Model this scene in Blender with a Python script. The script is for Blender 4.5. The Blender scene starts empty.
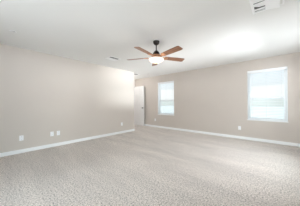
import bpy, bmesh, math, random
from mathutils import Vector, Matrix
random.seed(4)
S = bpy.context.scene
COL = S.collection
R = math.radians

# ------------------------------------------------------------------ camera
F_PX, YAW, PITCH, ROLL = 142.94, 0.72449, 0.003747, -0.00479
CAM = Vector((4.449, -5.316, 1.134))
fwd = Vector((-math.sin(YAW) * math.cos(PITCH), math.cos(YAW) * math.cos(PITCH), math.sin(PITCH)))
rt = Vector((math.cos(YAW), math.sin(YAW), 0))
up = rt.cross(fwd)
rt2 = rt * math.cos(ROLL) + up * math.sin(ROLL)
up2 = -rt * math.sin(ROLL) + up * math.cos(ROLL)
cd = bpy.data.cameras.new('camera')
cam = bpy.data.objects.new('camera', cd)
COL.objects.link(cam)
cd.sensor_width = 36
cd.lens = 36 * F_PX / 300
cd.clip_start = 0.02
m = Matrix((rt2, up2, -fwd)).transposed().to_4x4()
m.translation = CAM
cam.matrix_world = m
S.camera = cam

# ------------------------------------------------------------------ world: pale sky, whiter low over the horizon
W = bpy.data.worlds.new('sky')
S.world = W
W.use_nodes = True
nt = W.node_tree
nt.nodes.clear()
wo = nt.nodes.new('ShaderNodeOutputWorld')
bg = nt.nodes.new('ShaderNodeBackground')
tc = nt.nodes.new('ShaderNodeTexCoord')
sx = nt.nodes.new('ShaderNodeSeparateXYZ')
cr = nt.nodes.new('ShaderNodeValToRGB')
mr = nt.nodes.new('ShaderNodeMapRange')
mr.inputs[1].default_value = -0.5
mr.inputs[2].default_value = 0.5
nt.links.new(tc.outputs['Generated'], sx.inputs[0])
nt.links.new(sx.outputs[2], mr.inputs[0])
nt.links.new(mr.outputs[0], cr.inputs[0])
e = cr.color_ramp.elements
e[0].position = 0.0; e[0].color = (0.60, 0.62, 0.60, 1)
e[1].position = 1.0; e[1].color = (0.74, 0.85, 1.0, 1)
for pos, c in ((0.50, (0.95, 0.97, 0.97, 1)), (0.52, (1.0, 1.0, 1.0, 1)), (0.590, (1.0, 1.0, 1.0, 1)), (0.600, (0.84, 0.89, 0.925, 1))):
    k = e.new(pos); k.color = c
bg.inputs['Strength'].default_value = 1.08
nt.links.new(cr.outputs[0], bg.inputs[0])
nt.links.new(bg.outputs[0], wo.inputs[0])

# ------------------------------------------------------------------ added fill lamps outside the windows and doorway, in place of outdoor light
def fill_lamp(name, loc, direction, sx_, sy_, watts, colr=(1.0, 0.985, 0.96)):
    ld = bpy.data.lights.new(name, 'AREA')
    ld.shape = 'RECTANGLE'; ld.size = sx_; ld.size_y = sy_
    ld.energy = watts; ld.color = colr
    o = bpy.data.objects.new(name, ld)
    COL.objects.link(o)
    o.location = loc
    o.rotation_euler = Vector(direction).to_track_quat('-Z', 'Y').to_euler()
    return o
NEUTRAL = (0.985, 0.985, 1.045)
fill_lamp('fill_right', (5.30, -1.55, 1.36), (-1, 0, 0), 1.40, 1.40, 14, NEUTRAL)
fill_lamp('low_fill_right', (9.0, -1.5, 1.4), (-1, 0, 0), 3, 2, 130, NEUTRAL)
fill_lamp('high_fill_right', (6.8, -1.6, 3.0), (-1, 0.1, -0.7), 1.6, 1.2, 95, NEUTRAL)
fill_lamp('upward_fill_right', (10.0, -1.3, 0.0), (-1, 0, 0.27), 3, 0.7, 640, NEUTRAL)  # added lamp aimed up at the ceiling, in place of ground bounce
fill_lamp('far_upward_fill_right', (16.0, -1.8, 0.1), (-1, 0, 0.18), 3, 0.8, 2200, NEUTRAL)  # same from further out, added to brighten the deeper ceiling
fill_lamp('fill_rear', (3.0, -6.17, 1.15), (0, 1, 0), 2.30, 1.95, 12, NEUTRAL)
fill_lamp('low_fill_rear', (1.0, -11.5, 1.3), (0.33, 1, 0), 2.4, 2, 480, NEUTRAL)
fill_lamp('slanting_fill_rear', (7.0, -11.0, 1.3), (-0.65, 1, 0), 3, 2, 510, NEUTRAL)
fill_lamp('side_fill_rear', (8.5, -8.2, 1.0), (-1, 0.4, 0), 2, 1.6, 350, (0.92, 0.98, 1.08))  # added bluish lamp cooling the near part of the left wall
fill_lamp('corner_fill', (6.5, -0.3, 3.3), (-0.8, -0.7, -0.95), 1.2, 1.0, 165, NEUTRAL)  # added lamp for the floor at the near right
for wx in (0.69, 4.22):
    fill_lamp('high_fill_back', (wx, 1.5, 3.3), (0, -1, -0.9), 1.6, 1.2, 25, NEUTRAL)  # added unseen lamps outside the back windows, brightening the blind slats
    fill_lamp('upward_fill_back', (wx, 1.3, -0.05), (0, -1, 0.75), 1.2, 0.8, 10, NEUTRAL)
fill_lamp('fill_beyond_door', (-3.0, -0.6, 1.2), (1, 0, 0), 1.0, 1.8, 19, NEUTRAL)  # added lamp in the space past the door, lighting the passage

sd_ = bpy.data.lights.new('sun', 'SUN'); sd_.energy = 3.6; sd_.angle = R(1.5); sd_.color = (1.0, 0.99, 0.97)
so_ = bpy.data.objects.new('sun', sd_); COL.objects.link(so_)
so_.rotation_euler = Vector((1, 0, -1.1)).to_track_quat('-Z', 'Y').to_euler()

S.view_settings.view_transform = 'Standard'
S.view_settings.look = 'None'
S.view_settings.gamma = 1
S.view_settings.use_curve_mapping = False
S.view_settings.exposure = 0.08

# ------------------------------------------------------------------ materials
def mat(name, col, rough=0.6, metal=0.0, bump=None, spec=0.5, emit=None, estr=0, vary=None, trans=0.0):
    M = bpy.data.materials.new(name)
    M.use_nodes = True
    t = M.node_tree
    b = t.nodes['Principled BSDF']
    b.inputs['Base Color'].default_value = (*col, 1)
    b.inputs['Roughness'].default_value = rough
    b.inputs['Metallic'].default_value = metal
    b.inputs['Specular IOR Level'].default_value = spec
    co = t.nodes.new('ShaderNodeTexCoord')
    if emit:
        b.inputs['Emission Color'].default_value = (*emit, 1)
        b.inputs['Emission Strength'].default_value = estr
    if vary:
        sc, amt = vary
        n = t.nodes.new('ShaderNodeTexNoise'); n.inputs['Scale'].default_value = sc
        n.inputs['Detail'].default_value = 3
        t.links.new(co.outputs['Object'], n.inputs['Vector'])
        r_ = t.nodes.new('ShaderNodeValToRGB')
        r_.color_ramp.elements[0].position = 0.3; r_.color_ramp.elements[1].position = 0.7
        r_.color_ramp.elements[0].color = (*[c * (1 - amt) for c in col], 1)
        r_.color_ramp.elements[1].color = (*[min(1, c * (1 + amt)) for c in col], 1)
        t.links.new(n.outputs[0], r_.inputs[0])
        t.links.new(r_.outputs[0], b.inputs['Base Color'])
    if bump:
        sc, st, dist = bump
        n = t.nodes.new('ShaderNodeTexNoise'); n.inputs['Scale'].default_value = sc
        n.inputs['Detail'].default_value = 4
        t.links.new(co.outputs['Object'], n.inputs['Vector'])
        bp = t.nodes.new('ShaderNodeBump'); bp.inputs['Strength'].default_value = st
        bp.inputs['Distance'].default_value = dist
        t.links.new(n.outputs[0], bp.inputs['Height'])
        t.links.new(bp.outputs[0], b.inputs['Normal'])
    return M

WALL = mat('taupe_wall_paint', (0.602, 0.548, 0.498), 0.75, bump=(90, 0.12, 0.003), spec=0.25, vary=(1.2, 0.012))
CEIL = mat('white_ceiling_paint', (0.85, 0.848, 0.83), 0.9, bump=(60, 0.2, 0.004), spec=0.1, vary=(1.0, 0.008))
TRIM = mat('white_trim_paint', (0.88, 0.89, 0.89), 0.4, vary=(3, 0.01))
DOORP = mat('white_door_paint', (0.76, 0.76, 0.75), 0.4, vary=(3, 0.01))
VINYL = mat('white_window_vinyl', (0.88, 0.9, 0.9), 0.35, vary=(5, 0.01))
PLATE = mat('white_plastic', (0.88, 0.89, 0.9), 0.35, vary=(20, 0.01))
SLOT = mat('dark_slot', (0.05, 0.05, 0.05), 0.6, vary=(50, 0.1))
BRONZE = mat('dark_bronze', (0.022, 0.016, 0.014), 0.35, 0.6, vary=(30, 0.2))
COPPER = mat('brushed_copper_bronze', (0.55, 0.29, 0.16), 0.32, 0.7, vary=(40, 0.15))
NICKEL = mat('aged_bronze_knob', (0.10, 0.09, 0.08), 0.3, 0.8, vary=(40, 0.1))
SHADE = mat('grey_hollow_shade', (0.16, 0.16, 0.16), 0.8, vary=(20, 0.1))  # dark colour for the shade inside vents and under caps
REG = mat('white_register_enamel', (0.95, 0.95, 0.95), 0.35, vary=(20, 0.005))
CHAIN = mat('pull_chain_metal', (0.7, 0.62, 0.55), 0.3, 0.7, vary=(40, 0.1))
CORD = mat('blind_cord', (0.72, 0.74, 0.77), 0.8, vary=(60, 0.02))
GROUND = mat('pale_concrete', (0.76, 0.76, 0.75), 0.9, bump=(4, 0.3, 0.02), vary=(0.5, 0.08))

def carpet():
    M = bpy.data.materials.new('beige_frieze_carpet'); M.use_nodes = True
    t = M.node_tree; b = t.nodes['Principled BSDF']
    b.inputs['Roughness'].default_value = 1; b.inputs['Specular IOR Level'].default_value = 0.05
    b.inputs['Sheen Weight'].default_value = 0.25
    co = t.nodes.new('ShaderNodeTexCoord')
    n1 = t.nodes.new('ShaderNodeTexNoise'); n1.inputs['Scale'].default_value = 55; n1.inputs['Detail'].default_value = 5
    n1.inputs['Roughness'].default_value = 0.85
    v = t.nodes.new('ShaderNodeTexVoronoi'); v.inputs['Scale'].default_value = 105
    n2 = t.nodes.new('ShaderNodeTexNoise'); n2.inputs['Scale'].default_value = 1.6; n2.inputs['Detail'].default_value = 5; n2.inputs['Roughness'].default_value = 0.65
    mp = t.nodes.new('ShaderNodeMapping'); mp.inputs['Rotation'].default_value = (0, 0, R(6)); mp.inputs['Scale'].default_value = (0.4, 1.9, 1)
    for n in (n1, v): t.links.new(co.outputs['Object'], n.inputs['Vector'])
    t.links.new(co.outputs['Object'], mp.inputs[0]); t.links.new(mp.outputs[0], n2.inputs['Vector'])
    r1 = t.nodes.new('ShaderNodeValToRGB')
    a, c = r1.color_ramp.elements
    a.position = 0.39; a.color = (0.17, 0.148, 0.13, 1)
    c.position = 0.585; c.color = (0.97, 0.905, 0.85, 1)
    k = r1.color_ramp.elements.new(0.49); k.color = (0.75, 0.68, 0.62, 1)
    t.links.new(n1.outputs[0], r1.inputs[0])
    r2 = t.nodes.new('ShaderNodeMapRange'); r2.inputs[1].default_value = 0.3; r2.inputs[2].default_value = 0.7
    r2.inputs[3].default_value = 0.86; r2.inputs[4].default_value = 1.13
    t.links.new(n2.outputs[0], r2.inputs[0])
    mx = t.nodes.new('ShaderNodeVectorMath'); mx.operation = 'SCALE'
    t.links.new(r1.outputs[0], mx.inputs[0]); t.links.new(r2.outputs[0], mx.inputs['Scale'])
    t.links.new(mx.outputs[0], b.inputs['Base Color'])
    ad = t.nodes.new('ShaderNodeMath'); ad.operation = 'SUBTRACT'
    t.links.new(n1.outputs[0], ad.inputs[0]); t.links.new(v.outputs['Distance'], ad.inputs[1])
    bp = t.nodes.new('ShaderNodeBump'); bp.inputs['Strength'].default_value = 0.7; bp.inputs['Distance'].default_value = 0.014
    t.links.new(ad.outputs[0], bp.inputs['Height']); t.links.new(bp.outputs[0], b.inputs['Normal'])
    return M
CARPET = carpet()

def wood():
    M = bpy.data.materials.new('cherry_wood'); M.use_nodes = True
    t = M.node_tree; b = t.nodes['Principled BSDF']
    b.inputs['Roughness'].default_value = 0.38
    co = t.nodes.new('ShaderNodeTexCoord')
    mp = t.nodes.new('ShaderNodeMapping'); mp.inputs['Scale'].default_value = (2.5, 45, 20)
    n = t.nodes.new('ShaderNodeTexNoise'); n.inputs['Scale'].default_value = 1.6; n.inputs['Detail'].default_value = 5
    n.inputs['Distortion'].default_value = 0.6
    r_ = t.nodes.new('ShaderNodeValToRGB')
    r_.color_ramp.elements[0].position = 0.3; r_.color_ramp.elements[0].color = (0.15, 0.062, 0.03, 1)
    r_.color_ramp.elements[1].position = 0.72; r_.color_ramp.elements[1].color = (0.42, 0.21, 0.115, 1)
    t.links.new(co.outputs['Object'], mp.inputs[0]); t.links.new(mp.outputs[0], n.inputs['Vector'])
    t.links.new(n.outputs[0], r_.inputs[0]); t.links.new(r_.outputs[0], b.inputs['Base Color'])
    return M
WOOD = wood()

def thin(name, tint, gloss_rough=0.02, gloss=0.06):
    M = bpy.data.materials.new(name); M.use_nodes = True
    t = M.node_tree; t.nodes.remove(t.nodes['Principled BSDF'])
    out = t.nodes['Material Output']
    tr = t.nodes.new('ShaderNodeBsdfTransparent'); tr.inputs[0].default_value = (*tint, 1)
    gl = t.nodes.new('ShaderNodeBsdfGlossy'); gl.inputs['Roughness'].default_value = gloss_rough
    mx = t.nodes.new('ShaderNodeMixShader'); mx.inputs[0].default_value = gloss
    t.links.new(tr.outputs[0], mx.inputs[1]); t.links.new(gl.outputs[0], mx.inputs[2])
    t.links.new(mx.outputs[0], out.inputs[0])
    return M
GLASS = thin('window_glass', (0.97, 0.99, 0.985))
def mesh_screen():
    M = bpy.data.materials.new('insect_screen'); M.use_nodes = True
    t = M.node_tree; t.nodes.remove(t.nodes['Principled BSDF'])
    out = t.nodes['Material Output']
    tr = t.nodes.new('ShaderNodeBsdfTransparent'); tr.inputs[0].default_value = (0.94, 0.97, 0.965, 1)
    d = t.nodes.new('ShaderNodeBsdfDiffuse'); d.inputs[0].default_value = (0.5, 0.52, 0.52, 1)
    mx = t.nodes.new('ShaderNodeMixShader'); mx.inputs[0].default_value = 0.06
    t.links.new(tr.outputs[0], mx.inputs[1]); t.links.new(d.outputs[0], mx.inputs[2]); t.links.new(mx.outputs[0], out.inputs[0])
    return M
SCREEN = mesh_screen()
def slat_mat():
    M = bpy.data.materials.new('white_blind_slat'); M.use_nodes = True
    t = M.node_tree; t.nodes.remove(t.nodes['Principled BSDF'])
    out = t.nodes['Material Output']
    d = t.nodes.new('ShaderNodeBsdfDiffuse'); d.inputs[0].default_value = (0.93, 0.94, 0.94, 1)
    tl = t.nodes.new('ShaderNodeBsdfTranslucent'); tl.inputs[0].default_value = (0.93, 0.95, 0.95, 1)
    mx = t.nodes.new('ShaderNodeMixShader'); mx.inputs[0].default_value = 0.45
    t.links.new(d.outputs[0], mx.inputs[1]); t.links.new(tl.outputs[0], mx.inputs[2]); t.links.new(mx.outputs[0], out.inputs[0])
    return M
SLAT = slat_mat()
def bowl_mat():
    return mat('lit_frosted_glass', (0.9, 0.86, 0.8), 0.3, emit=(1.0, 0.86, 0.70), estr=0.42, vary=(10, 0.01))
BOWL = bowl_mat()

# ------------------------------------------------------------------ mesh helpers
def nb(): return bmesh.new()
def box(bm, x0, x1, y0, y1, z0, z1, bev=0.0):
    r = bmesh.ops.create_cube(bm, size=1)
    vs = r['verts']
    for v in vs:
        v.co = Vector(((x0 + x1) / 2 + v.co.x * (x1 - x0), (y0 + y1) / 2 + v.co.y * (y1 - y0), (z0 + z1) / 2 + v.co.z * (z1 - z0)))
    if bev:
        es = list({e_ for v in vs for e_ in v.link_edges})
        bmesh.ops.bevel(bm, geom=es, offset=bev, segments=2, affect='EDGES', profile=0.6)
    return vs
def lathe(bm, prof, seg=40, center=(0, 0, 0), axis='z'):
    rings = []
    for (r_, z) in prof:
        ring = []
        for i in range(seg):
            a = 2 * math.pi * i / seg
            p = Vector((r_ * math.cos(a), r_ * math.sin(a), z))
            if axis == 'y': p = Vector((p.x, p.z, p.y))
            if axis == 'x': p = Vector((p.z, p.x, p.y))
            ring.append(bm.verts.new(p + Vector(center)))
        rings.append(ring)
    for a, b in zip(rings, rings[1:]):
        for i in range(seg):
            j = (i + 1) % seg
            bm.faces.new((a[i], a[j], b[j], b[i]))
    for ring in (rings[0], rings[-1]):
        bm.faces.new(ring)
def tube(bm, pts, rad, seg=8):
    rings = []
    pts = [Vector(p) for p in pts]
    for i, p in enumerate(pts):
        d = (pts[min(i + 1, len(pts) - 1)] - pts[max(i - 1, 0)]).normalized()
        a = d.orthogonal().normalized() if i == 0 else (prev - d * prev.dot(d)).normalized()
        prev = a
        b = d.cross(a)
        rings.append([bm.verts.new(p + (a * math.cos(2 * math.pi * k / seg) + b * math.sin(2 * math.pi * k / seg)) * rad) for k in range(seg)])
    for a, b in zip(rings, rings[1:]):
        for i in range(seg):
            bm.faces.new((a[i], a[(i + 1) % seg], b[(i + 1) % seg], b[i]))
    bm.faces.new(rings[0]); bm.faces.new(rings[-1])
def slab(bm, outline, z0, z1):
    a = [bm.verts.new((x, y, z0)) for x, y in outline]
    b = [bm.verts.new((x, y, z1)) for x, y in outline]
    n = len(a)
    bm.faces.new(a[::-1]); bm.faces.new(b)
    for i in range(n): bm.faces.new((a[i], a[(i + 1) % n], b[(i + 1) % n], b[i]))
def obj(name, bm, m_, parent=None, smooth=False, loc=(0, 0, 0), rot=(0, 0, 0)):
    bmesh.ops.recalc_face_normals(bm, faces=bm.faces)
    me = bpy.data.meshes.new(name); bm.to_mesh(me); bm.free()
    me.materials.append(m_)
    if smooth:
        for p in me.polygons: p.use_smooth = True
        me.set_sharp_from_angle(angle=R(40))
    o = bpy.data.objects.new(name, me); COL.objects.link(o)
    o.location = loc; o.rotation_euler = rot
    if parent: o.parent = parent
    return o
def thing(name, label, cat, loc=(0, 0, 0), rot=(0, 0, 0), group=None):
    o = bpy.data.objects.new(name, None); COL.objects.link(o)
    o.empty_display_size = 0.1
    o.location = loc; o.rotation_euler = rot
    o['label'] = label; o['category'] = cat
    if group: o['group'] = group
    return o
def struct(name, label, cat, bm=None, m_=None, loc=(0, 0, 0), rot=(0, 0, 0)):
    if bm is None:
        o = bpy.data.objects.new(name, None); COL.objects.link(o); o.location = loc; o.rotation_euler = rot
        o.empty_display_size = 0.1
    else:
        o = obj(name, bm, m_, loc=loc, rot=rot)
    o['kind'] = 'structure'; o['label'] = label; o['category'] = cat
    return o
def dup(root, loc, rot, label):
    r = root.copy(); COL.objects.link(r); r.location = loc; r.rotation_euler = rot; r['label'] = label
    for ch in list(root.children):
        c = ch.copy(); COL.objects.link(c); c.parent = r
        for g in ch.children:
            d = g.copy(); COL.objects.link(d); d.parent = c
    return r

# ------------------------------------------------------------------ room shell
H = 2.44
XR, YR = 5.10, -5.97          # right and rear wall planes
YP = -1.288                   # the left wall ends here and turns into a short passage
XH = -1.33                    # wall at the end of the passage
def wall_with_holes(bm, axis, plane0, plane1, a0, a1, holes):
    """upright wall between plane0/plane1 on `axis`, along a0..a1, z 0..H, with rectangular openings"""
    def b(u0, u1, z0, z1):
        if u1 - u0 < 1e-5 or z1 - z0 < 1e-5: return
        if axis == 'y': box(bm, u0, u1, plane0, plane1, z0, z1)
        else: box(bm, plane0, plane1, u0, u1, z0, z1)
    cur = a0
    for (u0, u1, z0, z1) in sorted(holes):
        b(cur, u0, 0, H); b(u0, u1, 0, z0); b(u0, u1, z1, H); cur = u1
    b(cur, a1, 0, H)

WIN = [(0.250, 1.131), (3.778, 4.674)]     # the two windows of the back wall
Z0W, Z1W = 0.627, 2.115
T = 0.15
bm = nb(); wall_with_holes(bm, 'y', 0, T, -3.2, XR + T, [(a, b_, Z0W, Z1W) for a, b_ in WIN])
struct('wall_back', 'taupe back wall with the two blind-covered windows', 'wall', bm, WALL)
bm = nb(); box(bm, -0.12, 0, YR, YP, 0, H)
struct('wall_left', 'long taupe wall on the left, ending at the passage', 'wall', bm, WALL)
bm = nb(); box(bm, XH - 0.12, -0.12, YP - 0.12, YP, 0, H)
struct('wall_passage', 'short wall turning off behind the end of the left wall', 'wall', bm, WALL)
bm = nb(); wall_with_holes(bm, 'x', XH - 0.12, XH, YP, 0, [(-0.93, -0.13, 0, 2.05)])
struct('wall_hall', 'wall with the doorway at the end of the passage', 'wall', bm, WALL)
bm = nb(); box(bm, -3.2, -3.08, YP - 0.12, 0, 0, H); box(bm, -3.08, XH - 0.12, YP - 0.12, YP, 0, H)
struct('wall_beyond', 'walls of the space beyond the open door', 'wall', bm, WALL)
RW = [(-2.25, -0.85, 0.66, 2.06)]
bm = nb(); wall_with_holes(bm, 'x', XR, XR + T, YR, 0, RW)
struct('wall_right', 'taupe wall on the right, outside the picture', 'wall', bm, WALL)
bm = nb(); wall_with_holes(bm, 'y', YR - T, YR, -0.12, XR + T, [(1.60, 4.40, 0.08, 2.10)])
struct('wall_rear', 'taupe wall behind the camera, outside the picture', 'wall', bm, WALL)
bm = nb(); box(bm, -3.2, XR + T, YR - T, T, H, H + 0.12)
struct('ceiling', 'flat white ceiling', 'ceiling', bm, CEIL)
bm = nb(); box(bm, -3.2, XR + T, YR - T, T, -0.12, 0)
struct('floor', 'wall-to-wall speckled beige carpet', 'floor', bm, CARPET)
bm = nb(); box(bm, -45, 45, -40, 70, -0.45, -0.40)
struct('ground', 'pale open ground outside the windows', 'ground', bm, GROUND)

# baseboards
BH, BT = 0.084, 0.014
def base_profile(bm, p0, p1, n):
    """baseboard from p0 to p1, standing off the wall in direction n"""
    p0, p1, n = Vector(p0), Vector(p1), Vector(n)
    prof = [(0, 0), (BT, 0), (BT, BH - 0.022), (BT * 0.55, BH - 0.008), (BT * 0.4, BH), (0, BH)]
    A = [bm.verts.new(p0 + n * a + Vector((0, 0, z))) for a, z in prof]
    B = [bm.verts.new(p1 + n * a + Vector((0, 0, z))) for a, z in prof]
    k = len(A)
    for i in range(k): bm.faces.new((A[i], A[(i + 1) % k], B[(i + 1) % k], B[i]))
    bm.faces.new(A[::-1]); bm.faces.new(B)
for nm, lab, segs in (
    ('baseboard_left', 'white baseboard along the foot of the left wall', [((0, YR, 0), (0, YP + BT, 0), (1, 0, 0)), ((0, YP, 0), (XH, YP, 0), (0, 1, 0))]),
    ('baseboard_back', 'white baseboard along the foot of the back wall', [((XH, 0, 0), (XR, 0, 0), (0, -1, 0))]),
    ('baseboard_right', 'white baseboard along the right wall, outside the picture', [((XR, YR, 0), (XR, -BT, 0), (-1, 0, 0))]),
    ('baseboard_rear', 'white baseboard along the rear wall, outside the picture', [((BT, YR, 0), (1.53, YR, 0), (0, 1, 0)), ((4.47, YR, 0), (XR - BT, YR, 0), (0, 1, 0))]),
):
    bm = nb()
    for a, b_, n in segs: base_profile(bm, a, b_, n)
    struct(nm, lab, 'baseboard', bm, TRIM)

# ------------------------------------------------------------------ windows
def window(idx, w, h, loc, rotz, label, glazed_rear=False):
    """single-hung vinyl window; local x across, local y outwards, origin at the opening's lower left inner corner"""
    t = struct('window_%d' % idx, label, 'window', loc=loc, rot=(0, 0, rotz))
    fy0, fy1, fw = 0.095, 0.145, 0.035
    bm = nb()
    box(bm, 0, fw, fy0, fy1, 0, h, .003); box(bm, w - fw, w, fy0, fy1, 0, h, .003)
    box(bm, fw, w - fw, fy0, fy1, 0, fw, .003); box(bm, fw, w - fw, fy0, fy1, h - fw, h, .003)
    obj('window_frame', bm, VINYL, t)
    mid = h * 0.43
    sw = 0.032
    for nm, z0, z1, y0 in (('upper_sash', mid - 0.035, h - fw, 0.122), ('lower_sash', fw, mid + 0.035, 0.102)):
        bm = nb()
        y1 = y0 + 0.018
        box(bm, fw, fw + sw, y0, y1, z0, z1, .002); box(bm, w - fw - sw, w - fw, y0, y1, z0, z1, .002)
        box(bm, fw + sw, w - fw - sw, y0, y1, z0, z0 + sw, .002); box(bm, fw + sw, w - fw - sw, y0, y1, z1 - sw, z1, .002)
        s = obj(nm, bm, VINYL, t)
        bm = nb()
        box(bm, fw + sw, w - fw - sw, y0 + 0.007, y0 + 0.010, z0 + sw, z1 - sw)
        obj('pane', bm, GLASS, s)
    bm = nb(); box(bm, fw, w - fw, 0.141, 0.1425, fw, mid)
    obj('insect_screen', bm, SCREEN, t)
    bm = nb(); box(bm, -0.012, w + 0.012, -0.016, 0, -0.02, 0.0, .003); box(bm, 0.0, w, 0.0, 0.095, 0.0, 0.006)
    obj('sill', bm, TRIM, t)
    # painted white reveal lining the opening
    bm = nb()
    box(bm, 0, 0.006, -0.002, 0.095, 0.006, h); box(bm, w - 0.006, w, -0.002, 0.095, 0.006, h); box(bm, 0.006, w - 0.006, -0.002, 0.095, h - 0.006, h)
    obj('reveal', bm, TRIM, t)
    return t
window(1, WIN[0][1] - WIN[0][0], Z1W - Z0W, (WIN[0][0], 0, Z0W), 0, 'smaller-looking far window of the back wall, nearest the door')
window(2, WIN[1][1] - WIN[1][0], Z1W - Z0W, (WIN[1][0], 0, Z0W), 0, 'larger-looking near window of the back wall, at the right of the picture')
window(3, 1.40, 1.40, (XR, -0.85, 0.66), R(-90), 'added unseen window of the right wall, outside the picture')  # unseen opening put in to pass the right-hand fill lamps
window(4, 2.80, 2.02, (4.40, YR, 0.08), R(180), 'added unseen wide window of the rear wall, outside the picture')  # added opening, placed and sized to pass the rear fill lamps

# ------------------------------------------------------------------ blinds
def blind(w, loc, label):
    t = thing('window_blind', label, 'blind', loc, group='horizontal blinds on the back wall windows')
    h = Z1W - Z0W
    g = 0.012
    bm = nb(); box(bm, g, w - g, 0.008, 0.062, h - 0.062, h - 0.008, .004)
    obj('headrail', bm, VINYL, t)
    bm = nb()
    z = h - 0.085
    n = 0
    while z > 0.055:
        # a slightly crowned slat, tilted a little
        tilt = R(3)
        hw = 0.024
        prev = None
        for k in range(5):
            u = -1 + k * 0.5
            yy = 0.036 + u * hw * math.cos(tilt)
            zz = z + u * hw * math.sin(tilt) + 0.003 * (1 - u * u)
            ring = [bm.verts.new((x, yy, zz + dz)) for x in (g, w - g) for dz in (0, 0.0022)]
            if prev:
                a, b_ = prev, ring
                bm.faces.new((a[1], a[3], b_[3], b_[1])); bm.faces.new((a[0], b_[0], b_[2], a[2]))
                bm.faces.new((a[0], a[1], b_[1], b_[0])); bm.faces.new((a[2], b_[2], b_[3], a[3]))
                if k == 4: bm.faces.new((b_[0], b_[1], b_[3], b_[2]))
            else:
                bm.faces.new((ring[0], ring[2], ring[3], ring[1]))
            prev = ring
        z -= 0.043; n += 1
    obj('slats', bm, SLAT, t)
    bm = nb(); box(bm, g, w - g, 0.012, 0.060, 0.010, 0.030, .004)
    obj('bottom_rail', bm, VINYL, t)
    bm = nb()
    for fx in (0.13, 0.5, 0.87):
        for yy in (0.0095, 0.0625):
            tube(bm, [(w * fx, yy, h - 0.06), (w * fx, yy, 0.03)], 0.0016, 6)
    obj('ladder_cords', bm, CORD, t)
    bm = nb(); tube(bm, [(w * 0.10, 0.004, h - 0.045), (w * 0.10, -0.004, h - 0.09), (w * 0.10, -0.004, h - 0.62)], 0.0042, 8)
    obj('tilt_wand', bm, CORD, t)
    return t
blind(WIN[0][1] - WIN[0][0], (WIN[0][0], 0, Z0W), 'white horizontal blind in the far window, nearest the open door')
blind(WIN[1][1] - WIN[1][0], (WIN[1][0], 0, Z0W), 'white horizontal blind in the window at the right of the picture')

# ------------------------------------------------------------------ door, open against the back wall
DW, DH, DT = 0.765, 2.03, 0.035
d = struct('door_1', 'white panelled door standing open in front of the back wall', 'door', loc=(XH + 0.015, -0.105, 0.012))
bm = nb()
st = 0.115
rows = [(0.0, 0.22), (0.80, 0.98), (1.50, 1.62), (DH - 0.012 - 0.115, DH - 0.012)]
TOP = DH - 0.012
for x0, x1 in ((0, st), (DW - st, DW), (DW / 2 - 0.05, DW / 2 + 0.05)):
    box(bm, x0, x1, -DT, 0, 0, TOP)
cols = ((st, DW / 2 - 0.05), (DW / 2 + 0.05, DW - st))
for z0, z1 in rows:
    for x0, x1 in cols: box(bm, x0, x1, -DT, 0, z0, z1)
for (za, zb) in zip(rows, rows[1:]):
    for x0, x1 in cols:
        box(bm, x0, x1, -DT + 0.011, -0.011, za[1], zb[0])
        box(bm, x0 + 0.035, x1 - 0.035, -DT + 0.003, -0.003, za[1] + 0.035, zb[0] - 0.035, .006)
obj('door_leaf', bm, DOORP, d)
bm = nb()
for s in (-1, 1):
    y = -DT if s < 0 else 0
    lathe(bm, [(0.032, 0), (0.032, s * 0.006), (0.012, s * 0.010), (0.011, s * 0.030), (0.024, s * 0.038), (0.028, s * 0.05), (0.022, s * 0.062), (0.005, s * 0.066)], 24, (DW - 0.07, y, 0.905), 'y')
k = obj('door_knob', bm, NICKEL, d, smooth=True)
k['label'] = 'dark round knob'
for z in (0.2, 1.0, 1.8):
    bm = nb(); tube(bm, [(-0.006, 0.002, z - 0.045), (-0.006, 0.002, z + 0.045)], 0.007, 10)
    obj('hinge', bm, NICKEL, d)
# doorway casing in the passage
bm = nb()
for s, x in ((1, XH), (-1, XH - 0.12)):
    xa, xb = sorted((x, x + s * 0.014))
    box(bm, xa, xb, -0.99, -0.93, 0, 2.11); box(bm, xa, xb, -0.13, -0.07, 0, 2.11); box(bm, xa, xb, -0.93, -0.13, 2.05, 2.11)
box(bm, XH - 0.12, XH, -0.93, -0.918, 0, 2.05); box(bm, XH - 0.12, XH, -0.142, -0.13, 0, 2.05); box(bm, XH - 0.12, XH, -0.918, -0.142, 2.038, 2.05)
struct('trim_1', 'white casing around the doorway at the end of the passage', 'trim', bm, TRIM)

# ------------------------------------------------------------------ wall outlets
def outlet():
    t = thing('wall_outlet', '', 'outlet', group='white wall outlets')
    bm = nb(); box(bm, -0.038, 0.038, -0.006, 0, -0.060, 0.060, .003)
    obj('cover_plate', bm, PLATE, t)
    for zc in (-0.027, 0.027):
        bm = nb()
        box(bm, -0.017, 0.017, -0.0085, -0.006, zc - 0.014, zc + 0.014, .001)
        f = obj('socket', bm, PLATE, t)
        bm = nb()
        for x in (-0.006, 0.006): box(bm, x - 0.0012, x + 0.0012, -0.0088, -0.0084, zc - 0.002, zc + 0.007)
        lathe(bm, [(0.0024, -0.0088), (0.0024, -0.0084)], 10, (0, 0, zc - 0.008), 'y')
        obj('slots', bm, SLOT, f)
    bm = nb(); lathe(bm, [(0.003, -0.0072), (0.003, -0.0055)], 10, (0, 0, 0), 'y')
    obj('screw', bm, PLATE, t)
    return t
o0 = outlet()
LW = R(90)
spots = [((0, -4.808, 0.346), LW, 'white outlet on the left wall nearest the camera, alone at far left'),
         ((0, -4.203, 0.345), LW, 'left one of the pair of white outlets on the left wall'),
         ((0, -4.056, 0.345), LW, 'right one of the pair of white outlets on the left wall'),
         ((0, -1.927, 0.352), LW, 'white outlet near the passage end of the left wall'),
         ((0.075, 0, 0.350), 0, 'white outlet on the back wall below the far window, nearest the door'),
         ((3.56, 0, 0.342), 0, 'white outlet on the back wall just left below the near window')]
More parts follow.
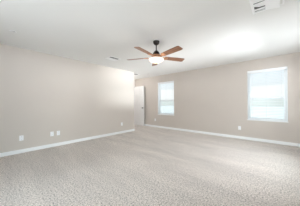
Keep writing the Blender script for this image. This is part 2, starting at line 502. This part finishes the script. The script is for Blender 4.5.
for i, (loc, rz, lab) in enumerate(spots):
    if i == 0:
        o0.location = loc; o0.rotation_euler = (0, 0, rz); o0['label'] = lab
    else:
        dup(o0, loc, (0, 0, rz), lab)

# ------------------------------------------------------------------ ceiling registers
def register(loc, w, l, label, nslat, along='y', z_drop=0.012):
    """rectangular register, w across x, l across y"""
    t = thing('air_vent', label, 'vent', loc)
    bm = nb(); fr = 0.022
    box(bm, -w / 2, -w / 2 + fr, -l / 2, l / 2, -z_drop, 0, .002); box(bm, w / 2 - fr, w / 2, -l / 2, l / 2, -z_drop, 0, .002)
    box(bm, -w / 2 + fr, w / 2 - fr, -l / 2, -l / 2 + fr, -z_drop, 0, .002); box(bm, -w / 2 + fr, w / 2 - fr, l / 2 - fr, l / 2, -z_drop, 0, .002)
    obj('vent_frame', bm, REG, t)
    bm = nb(); box(bm, -w / 2 + fr, w / 2 - fr, -l / 2 + fr, l / 2 - fr, -0.002, -0.0005)
    obj('duct_shade_plate', bm, SHADE, t)  # flat plate coloured dark for the shaded hollow of the duct
    return t, fr
def blade(bm, along, c, a0, a1, hw, ang, z):
    """one thin tilted louver blade"""
    p = []
    for s in (-1, 1):
        u = c + s * hw * math.cos(ang); zz = z + s * hw * math.sin(ang)
        for a in (a0, a1):
            for dz in (0, 0.0015):
                p.append(bm.verts.new((u, a, zz + dz) if along == 'y' else (a, u, zz + dz)))
    for f in ((0, 1, 3, 2), (4, 6, 7, 5), (0, 4, 5, 1), (2, 3, 7, 6), (1, 5, 7, 3), (0, 2, 6, 4)):
        bm.faces.new([p[i] for i in f])
t, fr = register((0.925, -2.935, H), 0.29, 0.34, 'rectangular ceiling vent between the left wall and the fan', 6)
bm = nb()
for k in range(9):
    blade(bm, 'y', -0.108 + k * 0.027, -0.146, 0.146, 0.012, R(-20 if k >= 5 else 25), -0.012)
obj('louvers', bm, REG, t)
t, fr = register((-0.235, -0.955, H), 0.26, 0.26, 'square ceiling vent in the passage by the open door', 6)
bm = nb()
for k in range(8):
    blade(bm, 'x', -0.09 + k * 0.026, -0.107, 0.107, 0.009, R(17), -0.012)
obj('louvers', bm, REG, t)
# big register at the top of the picture: wide louvers on the left half, a pulled-down solid panel on the right
VX, VY = 4.365, -2.945
t = thing('air_vent', 'large white ceiling vent cut off by the top edge', 'vent', (VX, VY, H))
bm = nb()
x0, x1, y0, y1 = -0.167, 0.167, -0.195, 0.180
box(bm, x0, x0 + 0.030, y0, y1, -0.020, 0, .004); box(bm, x1 - 0.020, x1, y0, y1, -0.020, 0, .004)
box(bm, x0 + 0.030, x1 - 0.020, y0, y0 + 0.026, -0.020, 0, .004); box(bm, x0 + 0.030, x1 - 0.020, y1 - 0.026, y1, -0.020, 0, .004)
obj('vent_frame', bm, REG, t)
bm = nb(); box(bm, x0 + 0.03, 0.0, y0 + 0.026, y1 - 0.026, -0.002, -0.0005)
obj('duct_shade_plate', bm, SHADE, t)  # dark plate in place of the shaded hollow behind the louvers
bm = nb(); box(bm, 0.0, x1 - 0.02, y0 + 0.026, y1 - 0.026, -0.014, -0.0005)
obj('blank_plate', bm, CEIL, t)
bm = nb()
slab(bm, [(x0 + 0.03, 0.070), (0.0, 0.080), (0.0, 0.122), (x0 + 0.03, 0.112)], -0.016, -0.012)
slab(bm, [(x0 + 0.03, -0.005), (x0 + 0.085, 0.040), (0.0, 0.052), (0.0, -0.06), (x0 + 0.03, -0.06)], -0.016, -0.012)
slab(bm, [(x0 + 0.03, -0.165), (0.0, -0.165), (0.0, -0.075), (x0 + 0.03, -0.085)], -0.016, -0.012)
obj('louvers', bm, REG, t)
bm = nb()
q = [bm.verts.new(v) for v in ((-0.020, -0.165, -0.016), (0.124, -0.165, -0.024), (0.124, 0.200, -0.034), (-0.020, 0.165, -0.022),
                               (-0.020, -0.165, -0.010), (0.124, -0.165, -0.018), (0.124, 0.200, -0.028), (-0.020, 0.165, -0.016))]
for f in ((0, 3, 2, 1), (4, 5, 6, 7), (0, 1, 5, 4), (1, 2, 6, 5), (2, 3, 7, 6), (3, 0, 4, 7)): bm.faces.new([q[i] for i in f])
for yy in (-0.12, 0.12): box(bm, 0.02, 0.03, yy - 0.005, yy + 0.005, -0.02, -0.002)
obj('deflector_panel', bm, REG, t)

# ------------------------------------------------------------------ small round sprinkler caps
def cap():
    t = thing('sprinkler_cap', '', 'sprinkler cap', group='round ceiling caps')
    bm = nb(); lathe(bm, [(0.048, 0), (0.048, -0.004), (0.044, -0.006), (0.040, -0.006)], 32)
    obj('trim_ring', bm, REG, t, smooth=True)
    bm = nb(); lathe(bm, [(0.036, -0.0061), (0.036, -0.013)], 32)
    obj('shadow_gap', bm, SHADE, t, smooth=True)  # dark ring, puts the shadow around the cap into its colour
    bm = nb(); lathe(bm, [(0.042, -0.0131), (0.042, -0.017), (0.036, -0.0185)], 32)
    obj('cap_disc', bm, CEIL, t, smooth=True)
    return t
c0 = cap()
for i, (loc, lab) in enumerate((((0.913, -5.024, H), 'small round cap on the ceiling at the far left'),
                                ((3.935, -1.268, H), 'small round cap on the ceiling above the near window'),
                                ((0.215, -0.66, H), 'small round cap on the ceiling above the far window, behind the fan'))):
    if i == 0: c0.location = loc; c0['label'] = lab
    else: dup(c0, loc, (0, 0, 0), lab)

# ------------------------------------------------------------------ ceiling fan
FX, FY = 2.561, -2.974
fan = thing('ceiling_fan', 'bronze ceiling fan with five reddish wood blades and a lit glass bowl', 'ceiling fan', (FX, FY, H))
bm = nb(); lathe(bm, [(0.066, 0), (0.066, -0.022), (0.060, -0.045), (0.040, -0.068), (0.020, -0.076)], 36)
obj('canopy', bm, BRONZE, fan, smooth=True)
bm = nb(); lathe(bm, [(0.0125, -0.07), (0.0125, -0.235)], 20)
obj('downrod', bm, NICKEL, fan, smooth=True)
bm = nb(); lathe(bm, [(0.018, -0.190), (0.030, -0.200), (0.046, -0.216), (0.064, -0.238), (0.074, -0.268), (0.078, -0.290)], 40)
obj('motor_housing', bm, BRONZE, fan, smooth=True)
bm = nb(); lathe(bm, [(0.088, -0.290), (0.094, -0.296), (0.094, -0.318), (0.085, -0.328), (0.062, -0.338), (0.062, -0.346), (0.140, -0.350), (0.146, -0.358), (0.10, -0.360)], 40)
obj('light_fitter', bm, COPPER, fan, smooth=True)
bm = nb(); lathe(bm, [(0.135, -0.362), (0.156, -0.370), (0.159, -0.380), (0.152, -0.398), (0.132, -0.416), (0.094, -0.432), (0.045, -0.441), (0.010, -0.443)], 48)
obj('glass_bowl', bm, BOWL, fan, smooth=True)
bm = nb(); lathe(bm, [(0.010, -0.440), (0.014, -0.447), (0.008, -0.458), (0.002, -0.462)], 20)
obj('finial', bm, COPPER, fan, smooth=True)
bm = nb(); tube(bm, [(0.075, -0.07, -0.342), (0.125, -0.118, -0.352), (0.133, -0.125, -0.37), (0.133, -0.125, -0.51)], 0.0016, 6)
lathe(bm, [(0.002, -0.51), (0.006, -0.522), (0.006, -0.534), (0.002, -0.54)], 12, (0.133, -0.125, 0))
obj('pull_chain', bm, CHAIN, fan)
BZ = -0.328
for k in range(5):
    a = R(90 + 41.5 + 1.8 + 72 * k)
    # bracket carrying the blade
    bm = nb()
    slab(bm, [(0.080, -0.026), (0.13, -0.020), (0.165, -0.026), (0.195, -0.052), (0.245, -0.054), (0.262, -0.020), (0.262, 0.020), (0.245, 0.054), (0.195, 0.052), (0.165, 0.026), (0.13, 0.020), (0.080, 0.026)], -0.0145, -0.0065)
    for x, y in ((0.218, -0.035), (0.218, 0.035), (0.232, 0)):
        lathe(bm, [(0.006, -0.016), (0.006, -0.012)], 10, (x, y, 0))
    o = obj('blade_arm', bm, COPPER, fan, loc=(0, 0, BZ))
    o.rotation_mode = 'XYZ'
    o.rotation_euler = (R(-12), 0, a)
    bm = nb()
    out = [(0.185, -0.052), (0.20, -0.058), (0.40, -0.066), (0.625, -0.072), (0.648, -0.066), (0.660, -0.05), (0.662, 0.045), (0.652, 0.062), (0.63, 0.070), (0.40, 0.066), (0.20, 0.058), (0.185, 0.052)]
    slab(bm, out, -0.0065, 0.0)
    bmesh.ops.bevel(bm, geom=[e_ for e_ in bm.edges if abs(e_.verts[0].co.z - e_.verts[1].co.z) < 1e-6], offset=0.0015, segments=1, affect='EDGES')
    o = obj('blade', bm, WOOD, fan, loc=(0, 0, BZ))
    o.rotation_euler = (R(-12), 0, a)
# the lamp inside the bowl shines through the frosted glass: the bowl itself glows, the bulb light leaves above and below it
ld = bpy.data.lights.new('fan_lamp', 'POINT'); ld.energy = 7; ld.color = (1.0, 0.86, 0.74); ld.shadow_soft_size = 0.10
lo = bpy.data.objects.new('fan_lamp', ld); COL.objects.link(lo); lo.location = (FX, FY, H - 0.49)
# added ceiling light to brighten the passage and door, hidden by the left wall
t = thing('added_ceiling_light', 'added, unseen small round flush ceiling light inside the passage, behind the end of the left wall', 'ceiling light', (-0.95, -1.02, H))
bm = nb(); lathe(bm, [(0.11, 0), (0.11, -0.02), (0.10, -0.03), (0.095, -0.03)], 32)
obj('base', bm, REG, t, smooth=True)
bm = nb(); lathe(bm, [(0.092, -0.025), (0.092, -0.04), (0.07, -0.06), (0.03, -0.07), (0.005, -0.072)], 32)
obj('diffuser', bm, BOWL, t, smooth=True)
ld = bpy.data.lights.new('passage_fill', 'POINT'); ld.energy = 12; ld.color = (1.0, 0.99, 0.98); ld.shadow_soft_size = 0.1  # added point lamp below the fixture, lighting the open door
lo = bpy.data.objects.new('passage_fill', ld); COL.objects.link(lo); lo.location = (-0.95, -1.02, H - 0.30)
